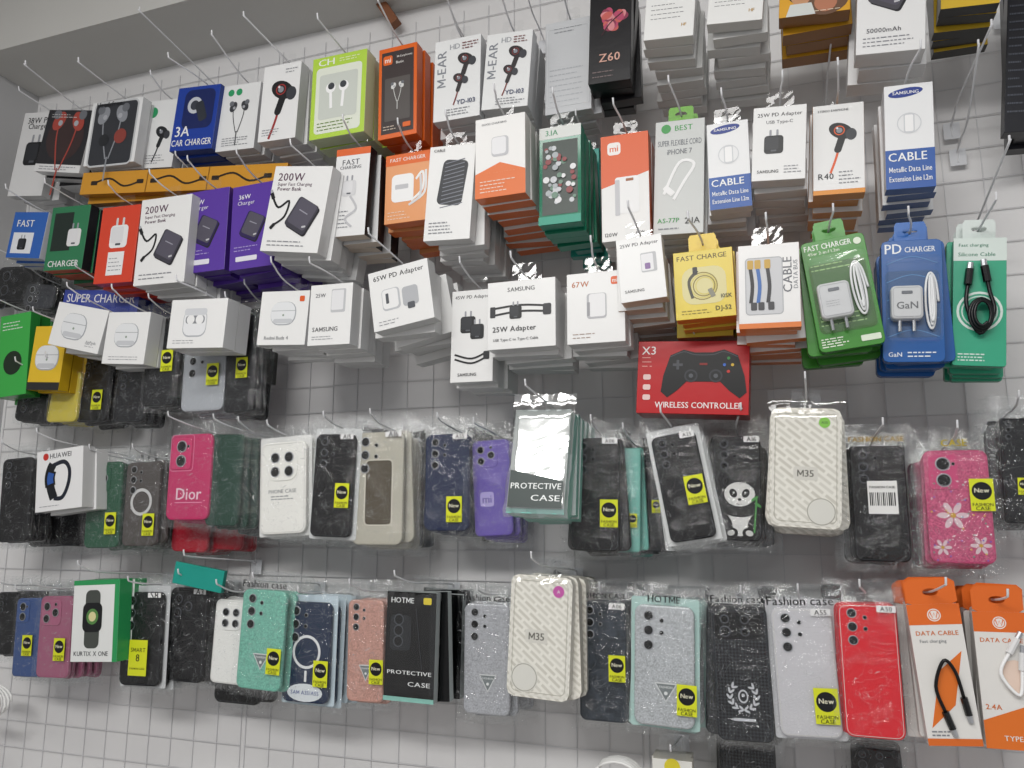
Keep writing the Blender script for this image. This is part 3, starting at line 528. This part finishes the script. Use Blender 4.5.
# ================= ROW 4 =================
CS('black phone case in clear plastic bag',(18,458,12,542,30),.13,7,K)
def exw(p):
    p.e(.2,.9,.06,'c8342c'); p.t('HUAWEI',.52,.9,.46,'3c3e44')
    p.l([(.36,.74),(.6,.78),(.72,.64),(.7,.4),(.58,.2),(.4,.2)],.07,'1c2230'); p.l([(.36,.76),(.3,.64),(.32,.4),(.4,.2)],.17,'14181f'); p.l([(.33,.66),(.3,.54),(.32,.4)],.22,'0c0e12'); p.l([(.335,.62),(.31,.53),(.325,.44)],.13,'2f5aa8'); p.fine(.1,.05,.6,.11,1)
BX('white box with dark smart band picture',(60,449,58,510,46),.18,2,.026,'f2f2f2','dcdcdc',exw,name='smart_watch_box',th=.028)
CS('dark phone case behind a smart band box',(72,470,66,546,30),.06,2,K,'case','tri')
CS('dark green glossy phone case in plastic bag',(106,462,100,548,34),.13,7,'2c5a44','gloss','isl',st=(.8,.28))
CS('smoky clear phone case with white magnetic ring',(144,462,138,546,34),.13,7,'55504e','gloss','tri',deco=lambda p:(p.ring(.5,.52,.28,.07,'d8d8d8'),),st=(.8,.25))
CS('pink leather phone case with raised script',(192,434,186,520,42),.155,4,'c9386c','leather','duo',deco=lambda p:(p.t('Dior',.52,.3,.6,'f8d4e2'),p.l([(.2,.2),(.85,.2)],.02,'e88cb0',False),p.rl(.3,.78,.55,.7,.012,'e88cb0',.12)))
CS('deep red phone case behind a pink one',(196,470,188,552,36),.085,4,'b42436','case','tri')
CS('dark green matte phone case tilted in bag',(228,434,220,526,32),.15,4,'1e4034','case',None)
CS('red phone case under a green one',(232,470,226,550,30),.07,3,'b02432','case','tri')
CS('dark phone case filling the gap between bags',(252,440,248,534,22),.11,4,K,'case','tri',m=.005)
CS('white phone case with large lens cutouts',(283,442,282,534,46),.14,5,'ecebe6','case','cen',deco=lambda p:(p.t('PHONE CASE',.5,.46,.6,'8a8c90'),p.fine(.25,.36,.75,.42,2)),card='f2f2f0')
CS('black phone case with rounded camera holes',(336,434,329,537,40),.15,7,K,'case','tri',st=(.78,.4),card='e6e8e8',tagt='A15')
CS('beige framed clear phone case with brown inside',(379,432,376,545,50),.14,7,'c0bcae','gloss','tri',deco=lambda p:(p.rr(.52,.46,.54,1.15,'5a5244',.15),p.rl(.52,.46,.54,1.15,.02,'e2ded0',.15),p.t('SMART',.6,.84,.3,'e2ded0')),tagt='A16')
CS('dark grey phone case in crumpled clear plastic',(412,446,410,546,22),.07,3,'4a4e54','gloss','tri',m=.005)
CS('navy blue phone case in crinkled bag',(447,434,446,531,44),.14,7,'26304e','leather','tri',st=(.7,.22),tagt='A55')
CS('purple phone case with black camera surround',(490,440,494,536,38),.12,6,'6a5aa8','case','isl',deco=lambda p:(p.rr(.36,.38,.36,.36,'b4a8e0'),p.t('mi',.36,.38,.24,'6a5aa8')),st=None)
def dpc(p): p.r(.02,.02,.98,.98,'d2dad8'); p.r(0,0,1,.05,'7cc4b8')
def dpc2(p): p.g([(.03,.05),(.97,.05),(.97,.3),(.03,.4)],'3c4846'); p.t('PROTECTIVE',.5,.25,.88,'f6faf9',.055); p.t('CASE',.68,.14,.5,'f6faf9',.055)
BX('stack of clear boxed cases with pale lettering',(544,410,541,516,56),.2,9,.013,'cdd6d5','8fcabc',dpc,name='boxed_phone_case',cat='phone case',gr='boxed phone cases',kind='gloss',ex=lambda r,W,H:bag(r,W,H,.01,.005,.024,M('ffffff','sheen'),.00015),jit=.7,pitch=math.radians(11),draw2=dpc2)
CS('black phone case with three round camera holes',(595,438,595,551,48),.14,7,K,'case','tri',st=(.8,.33),tagt='A06')
CS('pale teal phone case seen from its edge',(629,448,628,552,24),.11,5,'7fc0b4','case',None,st=(.7,.3),m=.005)
CS('black phone case beside teal cases',(651,452,653,552,22),.08,4,'23262c','case','tri',st=(.7,.45),m=.005)
CS('black phone case tilted in white backed bag',(672,434,694,540,46),.17,5,K,'case','tri',st=(.76,.45),card='e9ebeb',tagt='A25',ss=1.1)
def dpan(p):
    w='e8e8e6'; k='050506'
    p.e(.55,.17,.33,w,.28); p.e(.55,.28,.33,k,.13); p.e(.28,.17,.1,k,.2,.35); p.e(.82,.17,.1,k,.2,-.35); p.e(.36,.07,.15,k,.12,.3);p.e(.74,.07,.15,k,.12,-.3); p.e(.36,.075,.08,'d8d8d6',.06,.3);p.e(.74,.075,.08,'d8d8d6',.06,-.3)
    p.e(.31,.56,.11,'2e3036');p.e(.79,.56,.11,'2e3036'); p.e(.31,.56,.09,k);p.e(.79,.56,.09,k); p.e(.55,.44,.32,w,.26); p.e(.42,.45,.075,k,.1,.5);p.e(.68,.45,.075,k,.1,-.5);p.e(.43,.455,.022,w);p.e(.67,.455,.022,w);p.e(.55,.39,.04,k,.03); p.l([(.48,.355),(.55,.34),(.62,.355)],.014,k)
    p.l([(.84,.08),(.9,.4)],.035,'4c9a4a'); p.e(.86,.4,.09,'4c9a4a',.03,.6); p.e(.93,.34,.08,'4c9a4a',.03,-.6)
CS('black phone case with a sitting panda drawing',(736,436,738,541,48),.14,7,'1b1c20','case','tri',deco=dpan,tagt='A16')
def dm35(p):
    p.rl(.5,.5,.92,p.H/p.W-.1,.022,'f2efe6',.12); p.rl(.5,.5,.86,p.H/p.W-.17,.008,'aaa698',.1); p.rr(.5,.45,.34,.2,'e6e3da',.2); p.t('M35',.5,.45,.23,'5a574e'); p.e(.72,.14,.2,'eceae2'); p.ring(.72,.14,.19,.012,'a8a498'); p.e(.76,.88,.08,'8ad04a'); p.t('A55',.76,.88,.09,'2a5a1a')
def pk(root,W,H): return bag(root,W,H,.01,.005,.024,FILM,.0002)
BX('white boxed case with diagonal grey lettering pattern',(806,408,805,528,72),.19,9,.016,'e6e3da','cfcbc0',dm35,name='boxed_phone_case',cat='phone case',gr='boxed phone cases',kind='stripe',rad=.01,ex=pk,jit=1.2)
CS('black textured leather phone case with barcode label',(876,446,884,562,56),.14,7,'1a1a1d','leather','tri',st=(.55,.55),sk='bar',ss=1.4,head='FASHION CASE',card=None,hc='caa64a')
def dflo(p):
    for cx,cy,r in ((.4,.42,.24),(.78,.16,.16),(.2,.14,.14),(.8,.6,.13)):
        for a in range(6): p.e(cx+r*.6*math.cos(a*1.047),cy+r*.6*p.k*math.sin(a*1.047),r*.42,'e8ccd4',r*.2,a*1.047)
        p.e(cx,cy,r*.18,'d8a83a')
    random.seed(3)
    for i in range(50): p.e(random.random()*.9+.05,random.random()*.7+.02,.014,random.choice(('9fd0c8','e8c84a','f4f4f4','7a60c0','5aa08a')))
CS('pink glitter phone case with white flower decoration',(954,450,964,564,66),.16,6,'c84a78','glitter','duo',deco=dflo,head='CASE',hc='d8c020',st=(.85,.6),hw=.4)
CS('black phone case hanging beside a pink one',(1016,418,1022,524,34),.14,6,'202226','case','tri',st=(.6,.35))
# ================= ROW 5 =================
CS('dark phone case at the end of the row',(8,592,3,655,20),.12,5,K)
CS('blue tinted phone case in clear bag',(30,598,24,677,26),.12,6,'3c568c','gloss','duo',st=(.6,.4),m=.007)
CS('pink translucent phone case with grey edge',(57,596,51,678,32),.14,6,'a8627e','gloss','isl',st=(.75,.35))
def exw2(p): p.r(0,.94,1,1,'2f9a5a'); p.r(.9,0,1,1,'2f9a5a'); p.t('KURTIX X ONE',.44,.1,.74,'3a3c40'); p.rr(.44,.52,.32,.95,'4a4e4a',.3); p.rr(.44,.54,.42,.48,'17181b',.25); p.e(.44,.55,.13,'5a8a4a'); p.e(.44,.55,.08,'e0d8a0')
BX('white and green smart watch box',(97,580,93,662,46),.18,2,.028,'eef0ee','2f9a5a',exw2,name='smart_watch_box',th=.03)
CS('black phone case with yellow sticker in bag',(144,592,138,686,40),.15,7,K,'case','tri',st=(.5,.3),sk='SMART 8',ss=1.5,tagt='S8',card='d8dadc')
CS('black phone case with square camera cutouts',(190,588,182,682,38),.13,7,'1b1c1f','case','isl',tagt='A3')
BX('teal card printed behind black cases',(200,566,196,588,50),.16,1,.008,'1f9a8c','178074',None,name='accessory_card')
CS('white phone case resting over black ones',(233,600,226,684,34),.14,3,'e9e9e6','case','cen')
CS('black phone case under a white one',(240,640,236,704,46),.065,3,K,'case',None)
def dtri(p):
    p.g([(.34,.36),(.72,.36),(.53,.2)],'e4e6e6'); p.g([(.37,.35),(.69,.35),(.53,.215)],'7a8284'); p.t('FASHION',.53,.325,.22,'f0f2f2'); p.e(.53,.275,.03,'f0f2f2')
CS('turquoise glitter phone case with small triangle badge',(265,590,257,690,44),.17,4,'7cc4b0','glitter','tri',deco=dtri,head='Fashion case',st=(.85,.3))
def drg(p): p.ring(.5,.5,.28,.05,'f0f2f4'); p.rr(.5,.26,.05,.2,'f0f2f4'); p.e(.5,.1,.38,'e8eef2',.16); p.t('SAM A35/A55',.5,.1,.6,'1c3c8a')
CS('dark blue clear phone case with white magnetic ring',(309,602,304,703,46),.15,7,'24324c','gloss','tri',deco=drg,card='cfe0ea',st=(.85,.3))
CS('rose gold glitter phone case with triangle badge',(366,600,364,702,36),.14,7,'cf9c8e','glitter','tri',deco=dtri,st=(.85,.3))
def dhot(p):
    p.t('HOTME',.32,.92,.46,'f0f2f2'); p.rr(.82,.92,.16,.12,'e8d23a'); p.t('PROTECTIVE',.5,.26,.88,'f0f2f2',.035); p.t('CASE',.7,.16,.44,'f0f2f2',.04); p.rr(.3,.62,.42,.62,'26282c',.2)
    for y in (.74,.64,.54): p.e(.26,y,.09,'0a0a0b'); p.ring(.26,y,.09,.02,'50545a')
    p.l([(.6,.85),(.75,.3)],.01,'3a3c42'); p.r(0,0,1,.04,'8fc8bc')
BX('black printed case box with white lettering',(412,592,408,702,50),.17,9,.014,'0d0e10','aeb6b6',dhot,name='boxed_phone_case',cat='phone case',gr='boxed phone cases',kind='gloss',ex=pk,jit=2)
CS('silver glitter phone case with triangle badge',(487,604,486,715,46),.13,7,'b4b6bc','glitter','tri',deco=dtri,head='Fashion case')
def dm2(p):
    p.rl(.5,.5,.92,p.H/p.W-.1,.022,'f2efe6',.12); p.rl(.5,.5,.86,p.H/p.W-.17,.008,'aaa698',.1); p.rr(.45,.5,.36,.2,'e6e3da',.2); p.t('M35',.45,.5,.25,'5a574e'); p.e(.28,.16,.22,'eceae2'); p.ring(.28,.16,.2,.012,'a8a498'); p.e(.78,.88,.09,'d05ab0'); p.t('A',.78,.88,.05,'f4e8f0')
BX('white boxed case with diagonal pattern and pink dot',(542,576,537,699,62),.2,9,.016,'e6e3da','cfcbc0',dm2,name='boxed_phone_case',cat='phone case',gr='boxed phone cases',kind='stripe',rad=.01,ex=pk,jit=1.2)
CS('dark blue patterned phone case in clear bag',(602,602,604,722,48),.14,7,'15202b','marble','tri',tagt='A06',head='FASHION CASE',st=(.8,.45),ss=.9)
CS('silver glitter phone case with large lens holes',(664,606,664,727,60),.16,7,'bcc0c4','glitter','tri',deco=dtri,head='HOTME',card='b8d8d2',st=(.88,.24),hw=.55)
def dlog(p):
    cx,cy,R=.5,.33,.24; c='d0d2d7'
    for sg in (-1,1):
        for i in range(6):
            a=math.radians(-78+i*25); th=a+math.pi/2
            for rr_,dt in ((R*.88,.55),(R*1.1,-.55)):
                x=cx+sg*rr_*math.cos(a); y=cy+rr_*p.k*math.sin(a); an=th+dt
                p.e(x,y,.055,c,.02,an if sg>0 else math.pi-an)
    p.e(cx,cy,.09,c,.12); p.e(cx,cy,.065,'1e2024',.09); p.e(cx,cy+.008,.03,c); p.rr(cx,cy-.17,.4,.05,c,.4)
CS('long black carbon pattern phone case with silver emblem',(738,606,746,742,56),.15,6,'15161a','carbon','wide',deco=dlog,head='Fashion case')
CS('black carbon pattern phone case hanging lower',(745,700,750,822,56),.06,3,'15161a','carbon',None)
CS('white frosted phone case with faint pattern',(800,608,812,738,62),.15,7,'d6d5da','leather','tri',head='Fashion case',st=(.78,.25),tagt='A55',card='e6e6ea',ss=1.1,hw=1.1)
CS('bright red phone case in clear bag',(866,604,876,739,60),.16,7,'d81f2c','case','tri',tagt='A50')
CS('black carbon phone case below a red case',(874,744,878,830,48),.045,2,'15161a','carbon','wide')
def wlogo(p,y): p.e(.5,y,.13,'f8f0ea'); p.ring(.5,y,.1,.015,'e8702a'); p.l([(.43,y+.02),(.465,y-.02),(.5,y+.015),(.535,y-.02),(.57,y+.02)],.02,'e8702a',False)
def dwd(p):
    p.g([(.12,.12),(.62,.28),(.9,.66),(.42,.52)],'e8782c'); p.r(0,.85,1,1,'e8702a'); wlogo(p,.92); p.t('DATA CABLE',.5,.79,.8,'d8702c'); p.t('Fast charging',.4,.73,.5,'8a8c90'); p.r(0,0,1,.05,'e0702c'); p.fine(.1,.06,.6,.11,2)
def exwd(root,W,H): cable(root,[(-W*.1,H*.24,.004),(-W*.2,H*.42,.006),(W*.02,H*.6,.007),(W*.2,H*.52,.007),(W*.28,H*.34,.005)],.002,'1b1b1e',True)
BX('white and orange data cable box with black cable',(932,604,956,746,54),.18,6,.016,'f0eeea','e4e0dc',dwd,name='cable_box',ex=exwd,tc='e8702a',bc='e0702c',rad=.003,th=.03,tw=.97)
def dwd2(p): p.r(0,.85,1,1,'e8702a'); wlogo(p,.92); p.t('DATA CABLE',.5,.79,.8,'d8702c'); p.g([(0,0),(1,0),(1,.34),(0,.2)],'e8782c'); p.t('2.4A',.22,.3,.3,'d8702c'); p.rr(.7,.52,.44,.7,'f4dccc',.4,.3); p.t('TYPE-C',.6,.08,.5,'f4efe8')
BX('white and orange data cable box with white cable',(998,612,1014,750,54),.17,6,.016,'f0eeea','e4e0dc',dwd2,name='cable_box',ex=lambda r,W,H:cable(r,[(W*.1,H*.7,.004),(-W*.1,H*.55,.006),(W*.2,H*.4,.007),(W*.3,H*.58,.006)],.002,'f0f0f0'),tc='e8702a',bc='e0702c',rad=.003,th=.03,tw=.97)
BX('white and yellow cable package at the bottom',(672,760,674,830,40),.12,3,.018,'f0efe8','e8e4d8',lambda p:(p.e(.5,.9,.2,'e4d43a'),),name='cable_box')
for (px,py,r) in ((620,772,.03),(-4,700,.04)):
    c=P(px,py,.08); b=MB()
    b.tube([(c.x+(r+.0015*math.sin(i*1.3))*math.cos(i*.4),c.y-.0004*i,c.z+r*.7*math.sin(i*.4)) for i in range(70)],.0022,M('f0f0ee','case'),8)
    o=b.obj('cable_coil',None,True); o['label']='loose coil of white charging cable on the grid'; o['category']='cable'
for px,py,d,tip in ((828,70,.2,.05),(905,60,.2,.04),(968,118,.18,.05),(960,95,.16,.04),(980,215,.22,.04),(760,218,.06,.0),(190,60,.2,.02),(455,20,.2,.0),(530,5,.2,.0)):
    a=P(px,py,d*.5); hook(a.x,a.z,d*.5,.15,d*.5+tip)
for o in ALL: S.collection.objects.link(o)
# ================= lights =================
def area(n,loc,sx,sy,e,rot=(0,0,0),c=(1,.985,.96)):
    l=bpy.data.lights.new(n,'AREA'); l.shape='RECTANGLE'; l.size=sx; l.size_y=sy; l.energy=e; l.color=c
    o=bpy.data.objects.new(n,l); o.location=loc; o.rotation_euler=rot; S.collection.objects.link(o)
area('ceiling_lamp_near',(-.5,-1.25,2.62),1.3,.22,10)
area('ceiling_lamp_far',(-.3,-2.3,2.62),1.8,.3,43,(math.radians(25),0,0))
w=bpy.data.worlds.new('World'); S.world=w; w.use_nodes=True; w.node_tree.nodes['Background'].inputs[0].default_value=(.98,.98,1,1); w.node_tree.nodes['Background'].inputs[1].default_value=.48
cd=bpy.data.cameras.new('Camera'); cd.sensor_width=36; cd.lens=FP/1024*36; cd.clip_start=.02
co=bpy.data.objects.new('Camera',cd); S.collection.objects.link(co)
Rm=Matrix((rt,up,-fw)).transposed().to_4x4(); co.matrix_world=Matrix.Translation((0,-D,CZ))@Rm
S.camera=co
S.view_settings.view_transform='Standard'
